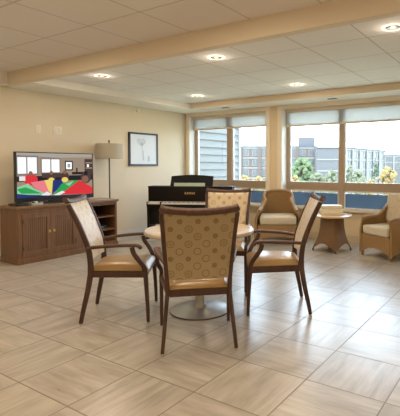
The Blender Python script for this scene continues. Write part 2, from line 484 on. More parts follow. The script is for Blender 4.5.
t = thing('framed_picture', 'black framed pale print of a tall flower on the left wall', 'picture', (XL, 5.55, 1.545))
hw, hh, fw = .348, .30, .032
part('frame', M['frameblack'], t, (0, .028, -hw, hw, hh - fw, hh), (0, .028, -hw, hw, -hh, -hh + fw), (0, .028, -hw, -hw + fw, -hh + fw, hh - fw), (0, .028, hw - fw, hw, -hh + fw, hh - fw), smooth=False)
pl = []
pl.append((0, [(-hw + fw, -hh + fw), (hw - fw, -hh + fw), (hw - fw, hh - fw), (-hw + fw, hh - fw)]))
def ell(cy, cz, ry, rz, n=16, a0=0, a1=2 * PI): return [(cy + ry * math.cos(a0 + (a1 - a0) * k / n), cz + rz * math.sin(a0 + (a1 - a0) * k / n)) for k in range(n)]
pl.append((1, [(-.17, .17), (-.12, .20), (-.06, .185), (0, .205), (.04, .17), (.05, .12), (.0, .085), (-.04, .055), (-.10, .075), (-.15, .11)]))
pl.append((2, [(-.10, .10), (-.05, .125), (0, .10), (-.03, .06), (-.06, .06)]))
pl.append((1, [(-.055, .06), (-.03, .06), (-.018, -.05), (-.005, -.20), (-.03, -.20), (-.045, -.05)]))
pl.append((2, [(-.018, -.02), (-.008, -.02), (.004, -.20), (-.008, -.20)]))
pl.append((1, ell(.115, -.17, .03, .065)))
pl.append((2, ell(.118, -.17, .014, .045)))
o = obj('print', layered(pl), [M['print'], M['ink1'], M['ink2']], t, False, label='pale blue print of a flower'); o.location.x = .016

# sideboard: X -5.80..-5.38 (front faces +X), Y 2.90..4.43
t = thing('sideboard', 'brown wooden sideboard with panelled doors and open shelves under the television', 'sideboard', (-5.59, 3.66, 0))
D0, D1 = -.21, .21; Y0, Y1 = -.755, .765; yb = .25
part('plinth', M['oak'], t, (D0, D1 + .012, Y0 - .012, Y1 + .008, 0, .075), bev=.006)
part('carcass', M['oak'], t, (D0, D1, Y0, Y0 + .025, .075, .695), (D0, D1 - .02, yb - .0125, yb + .0125, .075, .695), (D0, D1, Y1 - .03, Y1, .075, .695),
     (D0, D0 + .012, Y0 + .025, Y1 - .03, .075, .695), (D0 + .012, D1 - .02, Y0 + .025, Y1 - .03, .075, .095),
     (D1 - .02, D1, Y0 + .025, Y0 + .05, .075, .695), (D1 - .02, D1, yb - .03, yb + .03, .075, .695),
     (D1 - .02, D1, Y0 + .05, yb - .03, .635, .695), (D1 - .02, D1, Y0 + .05, yb - .03, .075, .10),
     (D1 - .02, D1, yb + .03, Y1 - .03, .655, .695), (D1 - .02, D1, yb + .03, Y1 - .03, .075, .10), smooth=False)
part('top', M['oaktop'], t, (D0 - .005, D1 + .025, Y0 - .03, Y1 + .025, .705, .737), (D0, D1 + .012, Y0 - .014, Y1 + .012, .695, .705), bev=.005)
def cab_door(ya, yb2, knob_side):
    d = part('door', M['oak'], t, (D1 - .016, D1 + .006, ya, ya + .05, .102, .633), (D1 - .016, D1 + .006, yb2 - .05, yb2, .102, .633),
             (D1 - .016, D1 + .006, ya + .05, yb2 - .05, .578, .633), (D1 - .016, D1 + .006, ya + .05, yb2 - .05, .102, .157), smooth=False)
    bm = bmesh.new(); n = 10; a, b = ya + .05, yb2 - .05
    for q in range(n):
        y0 = a + (b - a) * q / n; y1 = a + (b - a) * (q + 1) / n
        box(bm, D1 - .014, D1 - .004, y0 + .002, y1 - .002, .157, .578, bev=.003)
    obj('beadboard_panel', bm, M['oak'], d)
    yk = yb2 - .03 if knob_side > 0 else ya + .03
    bm = bmesh.new(); lathe(bm, [(.008, 0), (.008, .012), (.018, .02), (.018, .028), (.006, .033)], 16)
    k = obj('knob', bm, M['brass'], d, label='small brass knob'); k.rotation_euler = (0, PI / 2, 0); k.location = (D1 + .006, yk, .385)
    yh = ya + .008 if knob_side > 0 else yb2 - .008
    for z in (.20, .54):
        part('hinge', M['lampmetal'], d, (D1 + .006, D1 + .011, yh - .008, yh + .008, z - .03, z + .03), label='dark hinge')
mid = -.325
cab_door(Y0 + .052, mid - .002, 1); cab_door(mid + .002, .055, -1)
part('side_panel', M['oak'], t, (D1 - .016, D1 - .002, .058, yb - .031, .101, .634), label='plain fixed panel beside the doors')
for z in (.27, .47):
    part('shelf', M['oak'], t, (D0 + .012, D1 - .012, yb + .0125, Y1 - .03, z, z + .02), smooth=False)
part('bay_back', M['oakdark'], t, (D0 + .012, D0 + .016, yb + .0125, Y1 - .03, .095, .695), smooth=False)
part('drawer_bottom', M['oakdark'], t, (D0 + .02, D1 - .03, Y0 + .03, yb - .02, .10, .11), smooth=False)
# things in the bay
for z, y0, y1, h_, lab in ((.097, .36, .66, .05, 'black media player lying on the lowest sideboard shelf'), (.292, .38, .64, .045, 'black media player lying on the middle sideboard shelf')):
    b = thing('media_player', lab, 'media player', (-5.59, 3.66 + (y0 + y1) / 2, z + .001 - (.001 if z > .2 else 0)))
    if z > .2: b.location.z = .2905
    else: b.location.z = .0955
    w = (y1 - y0) / 2
    part('case', M['black'], b, (-.13, .13, -w, w, 0, h_), bev=.004)
    part('front_panel', M['silver'], b, (.13, .133, -w * .6, w * .6, h_ * .35, h_ * .6), label='grey strip on the front')

# television
tv = thing('television', 'flat black television showing people around a bright parachute, on the sideboard', 'television', (-5.62, 3.595, .737))
zb, zt, w = .03, .695, .584
part('housing', M['black'], tv, (-.035, .008, -w, w, zb, zt), (-.06, -.035, -w * .6, w * .6, .12, .5), bev=.004)
part('bezel', M['black'], tv, (.008, .016, -w, w, zt - .013, zt), (.008, .016, -w, w, zb, zb + .055), (.008, .016, -w, -w + .013, zb + .055, zt - .013), (.008, .016, w - .013, w, zb + .055, zt - .013), smooth=False)
part('stand_neck', M['black'], tv, (-.03, .0, -.12, .12, .012, .06))
part('stand_base', M['black'], tv, (-.10, .13, -.26, .26, 0, .014), bev=.005)
E_ = {}
def em(n, c, s=.55):
    E_[n] = emis('screen_' + n, c, s); return n
names = [em('wall', (.50, .38, .28)), em('ceil', (.62, .55, .47)), em('win', (.93, .97, 1), .95), em('mul', (.34, .30, .27)), em('dark', (.035, .03, .035)), em('floor', (.30, .22, .17)),
         em('red', (.78, .045, .055), .75), em('pink', (.85, .22, .26), .8), em('yellow', (.86, .68, .16), .8), em('blue', (.03, .05, .22), .7), em('green', (.04, .42, .10), .7), em('mint', (.34, .72, .42), .7), em('white', (.85, .82, .80), .8), em('skin', (.30, .15, .10), .7), em('brown', (.10, .06, .05), .7), em('navy', (.02, .035, .11), .7)]
ix = {n: i for i, n in enumerate(names)}
SW, SB, ST = w - .013, zb + .055, zt - .013
def sp(u, v): return (-SW + 2 * SW * u, ST - (ST - SB) * v)
def R_(n, u0, v0, u1, v1): return (ix[n], [sp(u0, v1), sp(u1, v1), sp(u1, v0), sp(u0, v0)])
def P_(n, *uv): return (ix[n], [sp(*q) for q in uv])
def El(n, u, v, ru, rv): return (ix[n], [sp(u + ru * math.cos(-2 * PI * k / 12), v + rv * math.sin(2 * PI * k / 12)) for k in range(12)])
scr = [R_('wall', 0, 0, 1, 1), P_('ceil', (0, 0), (1, 0), (1, .07), (.5, .10), (0, .05)),
       R_('mul', .0, .06, .26, .50), R_('win', .015, .10, .115, .46), R_('win', .13, .10, .24, .46), R_('mul', .29, .10, .54, .50), R_('win', .305, .14, .41, .44), R_('win', .425, .14, .53, .44),
       R_('dark', .605, .17, .715, .40), R_('win', .62, .20, .70, .37), R_('ceil', .64, .24, .68, .33),
       R_('brown', .885, .12, 1, .55), R_('wall', .90, .20, 1, .23), R_('wall', .90, .33, 1, .36), R_('win', .92, .25, .95, .32),
       R_('dark', .0, .52, 1, .64), R_('brown', .30, .46, .58, .56), R_('dark', .70, .44, .92, .50), R_('dark', .76, .34, .78, .46), R_('mul', .55, .46, .62, .6),
       El('red', .165, .60, .085, .13), El('skin', .165, .46, .025, .055), R_('white', .03, .52, .10, .62),
       El('brown', .42, .56, .055, .12), El('skin', .42, .45, .022, .05), El('yellow', .42, .62, .04, .06),
       El('brown', .60, .55, .06, .12), El('skin', .60, .44, .024, .05), El('yellow', .60, .62, .045, .06),
       El('brown', .90, .58, .08, .15), El('skin', .89, .62, .05, .09), El('dark', .90, .47, .03, .06),
       P_('mint', (0, .76), (.13, .68), (.20, .80), (.38, .95), (0, .93)), P_('green', (0, .80), (.10, .76), (.30, .92), (.05, .90)),
       P_('pink', (.16, .66), (.33, .62), (.37, .80), (.40, .96), (.22, .80)), P_('yellow', (.33, .62), (.44, .60), (.47, .74), (.42, .96), (.38, .86)),
       P_('white', (.36, .88), (.42, .95), (.36, .99), (.28, .96)),
       P_('blue', (.44, .62), (.55, .62), (.58, .72), (.42, .96)), P_('green', (.55, .72), (.74, .64), (.80, .64), (.60, .90), (.44, .97)),
       P_('mint', (.60, .72), (.72, .66), (.66, .78)), P_('red', (.80, .64), (.92, .76), (1, .84), (1, .99), (.50, .97), (.62, .86)),
       P_('white', (.44, .97), (.56, .88), (.60, .92), (.52, .98)), P_('navy', (0, .93), (.36, .97), (.5, .985), (1, .99), (1, 1), (0, 1)), P_('blue', (0, .90), (.12, .93), (.30, .96), (0, 1))]
o = obj('screen', layered(scr, .00012), [E_[n] for n in names], tv, False, label='lit screen with a colourful parachute game'); o.location.x = .0085

b = thing('cable_box', 'flat black cable box on the left end of the sideboard', 'cable box', (-5.50, 2.985, .737))
part('case', M['black'], b, (-.09, .09, -.085, .085, .004, .03), bev=.004)
for sx in (-.06, .06):
    for sy in (-.06, .06): part('foot', M['dark'], b, (sx - .01, sx + .01, sy - .01, sy + .01, 0, .004))
part('display', M['dark'], b, (.09, .092, -.03, .03, .012, .024))
b = thing('remote_holder', 'small grey box with remote controls beside the television stand', 'remote holder', (-5.44, 3.17, .737))
part('tray', M['silver'], b, (-.05, .05, -.075, .075, 0, .012), (-.05, -.044, -.075, .075, .012, .04), (.044, .05, -.075, .075, .012, .03), (-.044, .044, -.075, -.069, .012, .04), (-.044, .044, .069, .075, .012, .04), bev=.001)
for q in (-.035, .0, .036):
    part('remote', M['dark'] if q else M['paper'], b, (-.035, .035, q - .013, q + .013, .012, .048), bev=.003)

# floor lamp behind the sideboard's right end
L = thing('floor_lamp', 'floor lamp with beige drum shade on a thin dark pole behind the sideboard', 'floor lamp', (-5.745, 4.59, 0))
bm = bmesh.new(); lathe(bm, [(.125, 0), (.125, .014), (.10, .022), (.018, .03)], 32); obj('base', bm, M['lampmetal'], L)
bm = bmesh.new(); lathe(bm, [(.011, .03), (.011, 1.62)], 12); obj('pole', bm, M['lampmetal'], L)
bm = bmesh.new(); lathe(bm, [(.212, 1.365), (.216, 1.365), (.208, 1.60), (.204, 1.60), (.212, 1.365)], 40, cap=False)
obj('lamp_shade', bm, M['lampshade'], L)
bm = bmesh.new(); lathe(bm, [(.006, 1.62), (.014, 1.635), (.014, 1.645), (.004, 1.665)], 12); obj('finial', bm, M['lampmetal'], L)
bm = bmesh.new()
for a in (0, 2 * PI / 3, 4 * PI / 3): tube(bm, [(0, 0, 1.60), (.206 * math.cos(a), .206 * math.sin(a), 1.592)], .003, 6)
obj('shade_spider', bm, M['lampmetal'], L)

# ------------------------------------------------------------------ digital piano across the corner
pa = math.atan2(.437, .90)
P = thing('digital_piano', 'black upright digital piano standing across the corner by the window', 'piano', (-5.554 + .72 * .9 - .437 * .0, 5.26 + .72 * .437, 0), pa)
# local: +X to the piano's right as seen, -Y towards the room
hwp = .735
part('top_case', M['pianoblack'], P, (-hwp, hwp, 0, .26, .634, .88), bev=.006)
part('top_lid', M['pianoblack'], P, (-hwp - .008, hwp + .008, -.008, .268, .88, .895), bev=.004)
part('keybed', M['pianoblack'], P, (-hwp, hwp, -.09, .26, .55, .590), (-hwp, -hwp + .02, -.09, 0, .590, .630), (hwp - .02, hwp, -.09, 0, .590, .630), (-hwp + .235, -hwp + .26, -.088, 0, .590, .632), bev=.004)
ks = part('keyboard', M['keys'], P, (-hwp + .021, -hwp + .234, -.084, -.005, .5905, .618), (-hwp + .261, hwp - .021, -.084, -.005, .5905, .618), smooth=False, label='white keys')
bm = bmesh.new(); q = -hwp + .28; idx = 0
while q < hwp - .05:
    if idx % 7 not in (2, 6): box(bm, q + .010, q + .021, -.045, -.005, .618, .626)
    q += .0235; idx += 1
obj('black_keys', bm, M['black'], ks, False, label='black keys')
for s in (-1, 1):
    part('leg', M['pianoblack'], P, (s * hwp - s * .035, s * hwp, -.07, .26, .03, .55), bev=.004)
    part('foot', M['pianoblack'], P, (s * hwp - s * .045, s * hwp + s * .002, -.16, .28, 0, .03), bev=.004)
part('lower_panel', M['pianoblack'], P, (-hwp + .035, hwp - .035, -.02, .01, .24, .55))
pd = part('pedal_bar', M['pianoblack'], P, (-hwp + .045, hwp - .045, .12, .22, .03, .10), bev=.004)
for q in (-.07, 0, .07): part('pedal', M['brass'], pd, (q - .012, q + .012, .02, .12, .035, .045), bev=.003)
# arched music rest
bm = bmesh.new()
prof = [(-.375, .895), (.375, .895), (.375, 1.065)] + [(.375 - .75 * k / 12, 1.065 + .022 * math.sin(PI * k / 12)) for k in range(1, 12)] + [(-.375, 1.065)]
fa = [bm.verts.new((x, .10 + (z - .895) * .5, z)) for x, z in prof]; fb = [bm.verts.new((x, .118 + (z - .895) * .5, z)) for x, z in prof]
bm.faces.new(fa); bm.faces.new(fb[::-1])
for k in range(len(prof)): bm.faces.new((fa[k], fb[k], fb[(k + 1) % len(prof)], fa[(k + 1) % len(prof)]))
P_rest = obj('music_rest', bm, M['matteblack'], P, True)
cu = bpy.data.curves.new('logo_text', 'FONT'); cu.body = 'KAWAI'; cu.size = .050; cu.align_x = 'CENTER'; cu.align_y = 'CENTER'; cu.extrude = .0012; cu.offset = .0012; cu.space_character = 1.15
to = bpy.data.objects.new('tmp_text', cu); C.objects.link(to)
bpy.context.view_layer.update()
me = bpy.data.meshes.new_from_object(to.evaluated_get(bpy.context.evaluated_depsgraph_get()))
bpy.data.objects.remove(to, do_unlink=True)
me.materials.clear(); me.materials.append(M['gold'])
lo = bpy.data.objects.new('maker_lettering', me); C.objects.link(lo); lo.parent = P
lo.location = (.0, -.0016, .775); lo.rotation_euler = (PI / 2, 0, 0); lo['label'] = 'gold maker name lettering'

B = thing('music_book', 'pale green music book leaning on the piano music rest', 'book', (P.location.x, P.location.y, .896), pa)
bm = bmesh.new(); box(bm, -.28, .26, .020, .030, 0, .058); obj('cover', bm, M['green'], B, False)
bm = bmesh.new(); box(bm, -.275, .255, .0305, .040, .001, .055); obj('pages', bm, M['paper'], B, False, label='white pages')

# ------------------------------------------------------------------ dining table
TX, TY = -2.39, 2.84
T = thing('dining_table', 'round pale wood dining table on a steel disc base', 'dining table', (TX, TY, 0), .5)
bm = bmesh.new(); lathe(bm, [(.452, .676), (.462, .676), (.466, .684), (.466, .700), (.461, .707), (.452, .7075)], 64, cap=False); lathe(bm, [(.452, .676), (.30, .676), (.005, .676)], 64, cap=False)
obj('table_edge', bm, M['tableedge'], T)
bm = bmesh.new(); lathe(bm, [(.4515, .680), (.4515, .7078), (.003, .708)], 64); obj('tabletop', bm, M['tabletop'], T)
bm = bmesh.new(); lathe(bm, [(.13, .674), (.13, .668), (.045, .655), (.038, .64), (.038, .075), (.05, .06)], 32); obj('column', bm, M['brushed'], T)
bm = bmesh.new(); lathe(bm, [(.252, .0), (.256, .006), (.254, .012), (.235, .018), (.14, .026), (.06, .036), (.05, .06)], 56); obj('base', bm, M['brushed'], T, label='brushed steel disc base')
bm = bmesh.new(); lathe(bm, [(.253, .0), (.2585, .0), (.2585, .009), (.253, .009), (.253, .0)], 56, cap=False); obj('base_rim', bm, M['dark'], T, label='dark rim round the base')

# ------------------------------------------------------------------ dining armchair (local +Y = front, origin between the rear feet)
HW = .247
def post_y(z): # sagittal line of the back post
    pts = [(.0, 0.0), (.40, .072), (.50, .070), (.62, .052), (.80, -.012), (.985, -.098)]
    for (z0, y0), (z1, y1) in zip(pts, pts[1:]):
        if z <= z1:
            t = (z - z0) / (z1 - z0); return y0 + (y1 - y0) * t
    return pts[-1][1]
def hwz(z): # half width of the back frame at height z
    pts = [(0, .247), (.20, .228), (.42, .208), (.60, .222), (.95, .243), (1.1, .248)]
    for (z0, a), (z1, b) in zip(pts, pts[1:]):
        if z <= z1: return a + (b - a) * (z - z0) / (z1 - z0)
    return .255
def make_chair(label):
    R = thing('dining_armchair', label, 'dining chair', group='dining armchairs around the round table')
    for s in (-1, 1):
        x = s * HW
        bm = bmesh.new(); pts = spline([(s * hwz(z), y, z) for y, z in ((0, .012), (.02, .12), (.050, .26), (.072, .40))], 4)
        sweep(bm, pts, [(.024 + .006 * i / len(pts), .030 + .016 * i / len(pts)) for i in range(len(pts))], (1, 0, 0))
        l = obj('leg', bm, M['chairwood'], R)
        bm = bmesh.new(); lathe(bm, [(.011, 0), (.013, .003), (.012, .013)], 12, s * hwz(0), 0); obj('glide', bm, M['metal'], l, label='pale metal glide')
        bm = bmesh.new(); pts = spline([(s * hwz(z), y, z) for y, z in ((.072, .395), (.071, .50), (.052, .62), (-.012, .80), (-.080, .945))], 5)
        sweep(bm, pts, [(.030, .046 - .010 * i / len(pts)) for i in range(len(pts))], (1, 0, 0)); obj('back_post', bm, M['chairwood'], R)
        xf = s * .260
        bm = bmesh.new(); pts = spline([(xf, .520, .012), (xf, .516, .15), (xf, .508, .30), (xf, .502, .41)], 4)
        sweep(bm, pts, [(.024 + .010 * i / len(pts), .024 + .016 * i / len(pts)) for i in range(len(pts))], (1, 0, 0))
        l = obj('leg', bm, M['chairwood'], R)
        bm = bmesh.new(); lathe(bm, [(.011, 0), (.013, .003), (.012, .013)], 12, xf, .52); obj('glide', bm, M['metal'], l, label='pale metal glide')
        bm = bmesh.new(); xa = s * .286
        pts = spline([(xf, .502, .40), (xf, .488, .455), (xa, .452, .515), (xa, .418, .565), (xa, .405, .612)], 5)
        sweep(bm, pts, [(.030, .036)] * len(pts), (1, 0, 0)); obj('arm_support', bm, M['chairwood'], R)
        bm = bmesh.new()
        pts = spline([(s * .222, .050, .600), (s * .245, .14, .613), (s * .272, .28, .625), (xa, .40, .629), (xa, .445, .626), (xa, .466, .614), (xa, .470, .600)], 5)
        n = len(pts); sweep(bm, pts, [(.034 + .018 * min(1, i / (n * .6)), .026 if i < n * .8 else .024) for i in range(n)], (1, 0, 0), 3)
        obj('armrest', bm, M['armwood'], R)
    # seat frame
    part('seat_frame', M['chairwood'], R, (-.248, .248, .485, .512, .365, .412), (-.196, .196, .058, .084, .365, .412), bev=.004)
    for s in (-1, 1):
        bm = bmesh.new(); sweep(bm, [(s * .206, .085, .3885), (s * .230, .29, .3885), (s * .254, .49, .3885)], [(.026, .047)] * 3, (1, 0, 0), 8)
        obj('side_rail', bm, M['chairwood'], R)
    # seat cushion: rounded and domed
    bm = bmesh.new()
    def top(u, v):
        x = (u - .5) * 2; y = (v - .5) * 2
        e = (1 - abs(x) ** 5) * (1 - abs(y) ** 5)
        return Vector((x * (.205 + .05 * v), .292 + y * .232, .418 + .048 * max(0, e) ** .45 - .0 + .010 * (1 - x * x) * (1 - y * y)))
    def bot(u, v):
        x = (u - .5) * 2; y = (v - .5) * 2
        return Vector((x * (.199 + .05 * v), .292 + y * .228, .4125))
    grid_solid(bm, top, bot, 18, 18); obj('seat_cushion', bm, M['vinyl'], R, ang=70)
    # backrest panel, slightly hollow in plan
    def pan(off, z0, z1, hwid, bulge=0):
        def fn(u, v):
            x = (u - .5) * 2; z = z0 + (z1 - z0) * v
            b = bulge * max(0, (1 - abs(x) ** 4)) * max(0, 1 - abs(2 * v - 1) ** 4)
            return Vector((x * (hwz(z) - hwid), post_y(z) - .022 * (1 - x * x) + off + b, z))
        return fn
    hb = .014
    bm = bmesh.new(); grid_solid(bm, pan(-.016, .485, .955, hb), pan(.0, .485, .955, hb), 14, 16); obj('backrest', bm, M['backfab'], R, ang=60)
    bm = bmesh.new(); grid_solid(bm, pan(.0005, .49, .953, hb), pan(.012, .49, .953, hb + .004, .014), 14, 16); obj('back_cushion', bm, M['frontfab_lit'], R, ang=70)
    # crest rail with ears
    bm = bmesh.new()
    pts = []
    for i in range(17):
        x = (i / 8 - 1); z = .956 + .020 * x * x + (.006 if abs(x) > .95 else 0)
        pts.append((x * (HW + .004), post_y(.955) - .004 - .024 * (1 - x * x) - .012 * max(0, abs(x) - .8) * 5, z))
    sweep(bm, pts, [(.042, .040)] * 17, (0, -.43, 1), 4, 14); obj('crest_rail', bm, M['armwood'], R)
    return R
CH = make_chair('dining armchair nearest the viewer, its circle patterned back turned to us')
CH.location = (-1.842, 2.186, 0); CH.rotation_euler = (0, 0, facing(-.692, .722))
dup(CH, (-3.105, 2.258, 0), facing(.78, .625), 'dining armchair on the left of the round table, in front of the sideboard')
dup(CH, (-1.665, 3.430, 0), facing(-.82, -.575), 'dining armchair on the right of the round table, side on to the viewer')
dup(CH, (-2.80, 3.80, 0), facing(.46, -.888), 'dining armchair on the far side of the table, in front of the piano')

# ------------------------------------------------------------------ wicker armchairs
def make_wicker(label, back_cushion):
    """local +Y front; origin at floor centre"""
    W = thing('wicker_armchair', label, 'armchair', group='wicker armchairs under the windows')
    hw, hd = .335, .33
    # shell: U-shaped wall in plan, top edge high at the back sweeping down into the arms
    path = []
    n = 40
    for i in range(n + 1):
        t = i / n
        a = PI * (t)                                    # 0 = right front, 1 = left front
        # superellipse U
        if t < .28: k = t / .28; p = (hw - .05 * k * k, hd - k * (hd + .10)); 
        elif t > .72: k = (1 - t) / .28; p = (-hw + .05 * k * k, hd - k * (hd + .10))
        else:
            b = PI * (t - .28) / .44
            p = ((hw - .05) * math.copysign(abs(math.cos(b)) ** .70, math.cos(b)), -.10 - .24 * abs(math.sin(b)) ** .8)
        path.append(p)
    def topz(t):
        s = min(t, 1 - t) / .5                         # 0 front .. 1 back centre
        k = min(1, max(0, (s - .34) / .40)); k = k * k * (3 - 2 * k)
        return .550 + .245 * k + .075 * max(0, (s - .6)) - (.02 * (1 - s / .12) if s < .12 else 0)
    def nrm(i):
        a = Vector(path[max(i - 1, 0)]); b = Vector(path[min(i + 1, n)]); d = (b - a).normalized(); return Vector((d.y, -d.x))
    def flare(t, z): # back leans outward and arms roll out near their top
        s_ = min(t, 1 - t) / .5; return (.05 + .05 * (1 - s_) * (1 if s_ < .56 else max(0, 1 - (s_ - .56) / .2))) * max(0, (z - .35) / .3) ** 1.5 * (.6 if s_ > .56 else 1)
    def botz(t):
        s = min(t, 1 - t)
        side = 1 if s < .28 else 0
        u = s / .28 if side else (t - .28) / .44
        return .055 + .075 * math.sin(PI * u) ** .7 if 0 < u < 1 else .055
    def surf(inset):
        def fn(u, v):
            f = u * n; i = int(round(f)); t = i / n; p = path[i]; nn = nrm(i)
            z0, z1 = botz(t), topz(t); z = z0 + (z1 - z0) * v
            o = flare(t, z) - inset
            return Vector((p[0] + nn.x * o, p[1] + nn.y * o, z - (inset * .15)))
        return fn
    bm = bmesh.new(); grid_solid(bm, surf(0), surf(.04), n, 10); obj('shell', bm, M['wicker'], W, ang=60)
    # rolled rim
    rim = []
    for i in range(n + 1):
        t = i / n; p = path[i]; nn = nrm(i); z = topz(t); o = flare(t, z) - .02 + (.015 if min(t, 1 - t) < .3 else .005)
        rim.append((p[0] + nn.x * o, p[1] + nn.y * o, z))
    bm = bmesh.new(); tube(bm, rim, [.030 if min(i, n - i) / n < .3 else .024 for i in range(n + 1)], 10); obj('rim', bm, M['wicker'], W)
    # front apron with arch
    bm = bmesh.new()
    def ap(off):
        def fn(u, v):
            x = (u - .5) * 2; z0 = .055 + .085 * (1 - abs(x) ** 2.2); z1 = .315
            z = z0 + (z1 - z0) * v
            return Vector((x * (hw - .012), hd + off - .0, z))
        return fn
    grid_solid(bm, ap(0), ap(-.03), 20, 6); obj('apron', bm, M['wicker'], W, ang=50)
    part('seat_deck', M['wicker'], W, (-hw + .045, hw - .045, -.24, hd - .031, .28, .312))
    # cushions
    bm = bmesh.new(); box(bm, -hw + .045, hw - .045, -.25, hd + .012, .315, .445, bev=.032); obj('seat_cushion', bm, M['cushion'], W, ang=80)
    if back_cushion:
        bm = bmesh.new(); box(bm, -.245, .245, -.075, .075, -.19, .23, bev=.05)
        o = obj('back_cushion', bm, M['cushion_fl'], W, ang=80, label='floral back cushion'); o.location = (0, -.165, .655); o.rotation_euler = (.16, 0, 0)
    for sx in (-1, 1):
        for sy in (hd - .02, -.27):
            bm = bmesh.new(); x = sx * (hw - .02) if sy > 0 else sx * (hw - .07)
            lathe(bm, [(.016, 0), (.02, .01), (.022, .06)], 12, x, sy); obj('leg', bm, M['wicker'], W)
    return W
w1 = make_wicker('wicker armchair with a plain cream seat cushion, facing us below the pillar', False)
fx, fy = .50, -.866
w1.location = (-3.33 - fx * .33, 5.86 - fy * .33, 0); w1.rotation_euler = (0, 0, facing(fx, fy))
w2 = make_wicker('wicker armchair with a floral back cushion at the right edge, beside the small table', True)
fx, fy = -.475, -.88
mx, my = (-1.975 - 1.534) / 2 + .005, (5.82 + 5.582) / 2
w2.location = (mx - fx * .31 + .0, my - fy * .31, 0); w2.scale = (.80, .92, .97); w2.rotation_euler = (0, 0, facing(fx, fy))

# small wicker table
t = thing('side_table', 'small round table on a flared wicker base between the wicker armchairs', 'side table', (-2.454, 5.93, 0), .567)
bm = bmesh.new(); lathe(bm, [(.275, .498), (.287, .502), (.290, .512), (.287, .524), (.278, .528), (.003, .5285)], 56); obj('table_top', bm, M['tabwood'], t)
bm = bmesh.new()
def skirt(off):
    def fn(u, v):
        a = u * 2 * PI
        # diamond plan (corner towards the viewer), flaring to the floor
        c, s_ = math.cos(a), math.sin(a)
        sq = 1 / max(1e-6, (abs(c) ** 1.25 + abs(s_) ** 1.25)) ** (1 / 1.25)
        k = 1 - v
        r = (.165 + .11 * k ** 2.3) * sq * (1 + .05) - off
        arch = .105 * abs(math.sin(2 * a)) ** .8
        z0 = .022 + arch
        return Vector((r * c, r * s_, z0 + (.495 - z0) * v))
    return fn
nu, nv = 64, 12
A = [[bm.verts.new(skirt(0)(i / nu, j / nv)) for j in range(nv + 1)] for i in range(nu)]
Bq = [[bm.verts.new(skirt(.015)(i / nu, j / nv)) for j in range(nv + 1)] for i in range(nu)]
for i in range(nu):
    i2 = (i + 1) % nu
    for j in range(nv):
        bm.faces.new((A[i][j], A[i2][j], A[i2][j + 1], A[i][j + 1])); bm.faces.new((Bq[i][j], Bq[i][j + 1], Bq[i2][j + 1], Bq[i2][j]))
    bm.faces.new((A[i][0], Bq[i][0], Bq[i2][0], A[i2][0])); bm.faces.new((A[i][nv], A[i2][nv], Bq[i2][nv], Bq[i][nv]))
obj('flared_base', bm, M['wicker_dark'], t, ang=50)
for a in range(4):
    bm = bmesh.new(); lathe(bm, [(.013, 0), (.016, .008), (.014, .03)], 12, .277 * math.cos(a * PI / 2), .277 * math.sin(a * PI / 2)); obj('foot', bm, M['wicker_dark'], t)

def carton(z, w, d, h_, lab, mat, rz):
    b = thing('game_box', lab, 'box', (-2.462, 5.90, z), rz, 'cream boxes on the small table')
    part('box_base', mat, b, (-w, w, -d, d, 0, h_ * .6), bev=.003)
    part('lid', M['cream2'], b, (-w - .004, w + .004, -d - .004, d + .004, h_ * .45 + .0, h_), bev=.004)
carton(.5288, .155, .10, .085, 'larger cream box, lower of the two on the small wicker table', M['cream'], .567)
carton(.6142, .148, .095, .055, 'flatter cream box on top of the other on the small wicker table', M['cream'], .54)
b = thing('sill_gadget', 'small dark box on the window ledge left of the cream boxes', 'small box', (-2.86, 6.70, .535))
part('case', M['dark'], b, (-.045, .045, -.03, .03, 0, .05), bev=.005)
part('face', M['silver'], b, (-.035, .035, -.032, -.03, .01, .04))

# ------------------------------------------------------------------ outside
yaw = .567
def Wd(lat, dep, z=0): return Vector((-math.sin(yaw) * dep + math.cos(yaw) * lat, math.cos(yaw) * dep + math.sin(yaw) * lat, z))
GZ = -9.0
m_brick = plain('outside_brick', (.52, .38, .33), .9, 0, .2, .1, 2)
m_white = plain('outside_white', (.84, .80, .76), .9, 0, .2, .04, 2)
m_glassd = plain('outside_window', (.26, .29, .31), .3, 0, .5, .15, 1)
m_grey = plain('outside_grey', (.47, .46, .48), .9, 0, .2, .04, 1)
m_roof = plain('outside_roof', (.36, .38, .43), .9, 0, .2, .05, 1)
m_siding = plain('outside_siding', (.58, .58, .56), .8, 0, .3, .02, 2)
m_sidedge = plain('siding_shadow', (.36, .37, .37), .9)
bm = bmesh.new(); box(bm, -260, 200, 8, 420, GZ - .2, GZ); o = obj('ground', bm, plain('outside_grass', (.52, .48, .30), .95, 0, .2, .2, .2), smooth=False); o['kind'] = 'structure'

# siding clad wing beside the first window
t = thing('siding_wing', 'pale blue clapboard wing just outside the first window', 'building', (-6.6, 7.3, GZ))
part('wall', m_siding, t, (-4, -.03, .0, 2.15, 0, 13.0), smooth=False)
bm = bmesh.new(); z = 0
z = 8.0
while z < 12.95:
    vs = [(-.028, 0, z), (.012, 0, z), (-.022, 0, z + .178), (-.028, 0, z + .178)]
    a = [bm.verts.new(v) for v in vs]; b_ = [bm.verts.new((v[0], 2.15, v[2])) for v in vs]
    for q in range(4): bm.faces.new((a[q], a[(q + 1) % 4], b_[(q + 1) % 4], b_[q]))
    bm.faces.new(a); bm.faces.new(b_[::-1]); z += .18
cl = obj('clapboards', bm, m_siding, t, False)
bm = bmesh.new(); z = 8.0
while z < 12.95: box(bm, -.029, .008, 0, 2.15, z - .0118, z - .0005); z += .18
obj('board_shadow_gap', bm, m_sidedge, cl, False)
part('corner_board', m_white, t, (-.028, .02, 2.151, 2.25, 0, 13.0), smooth=False)

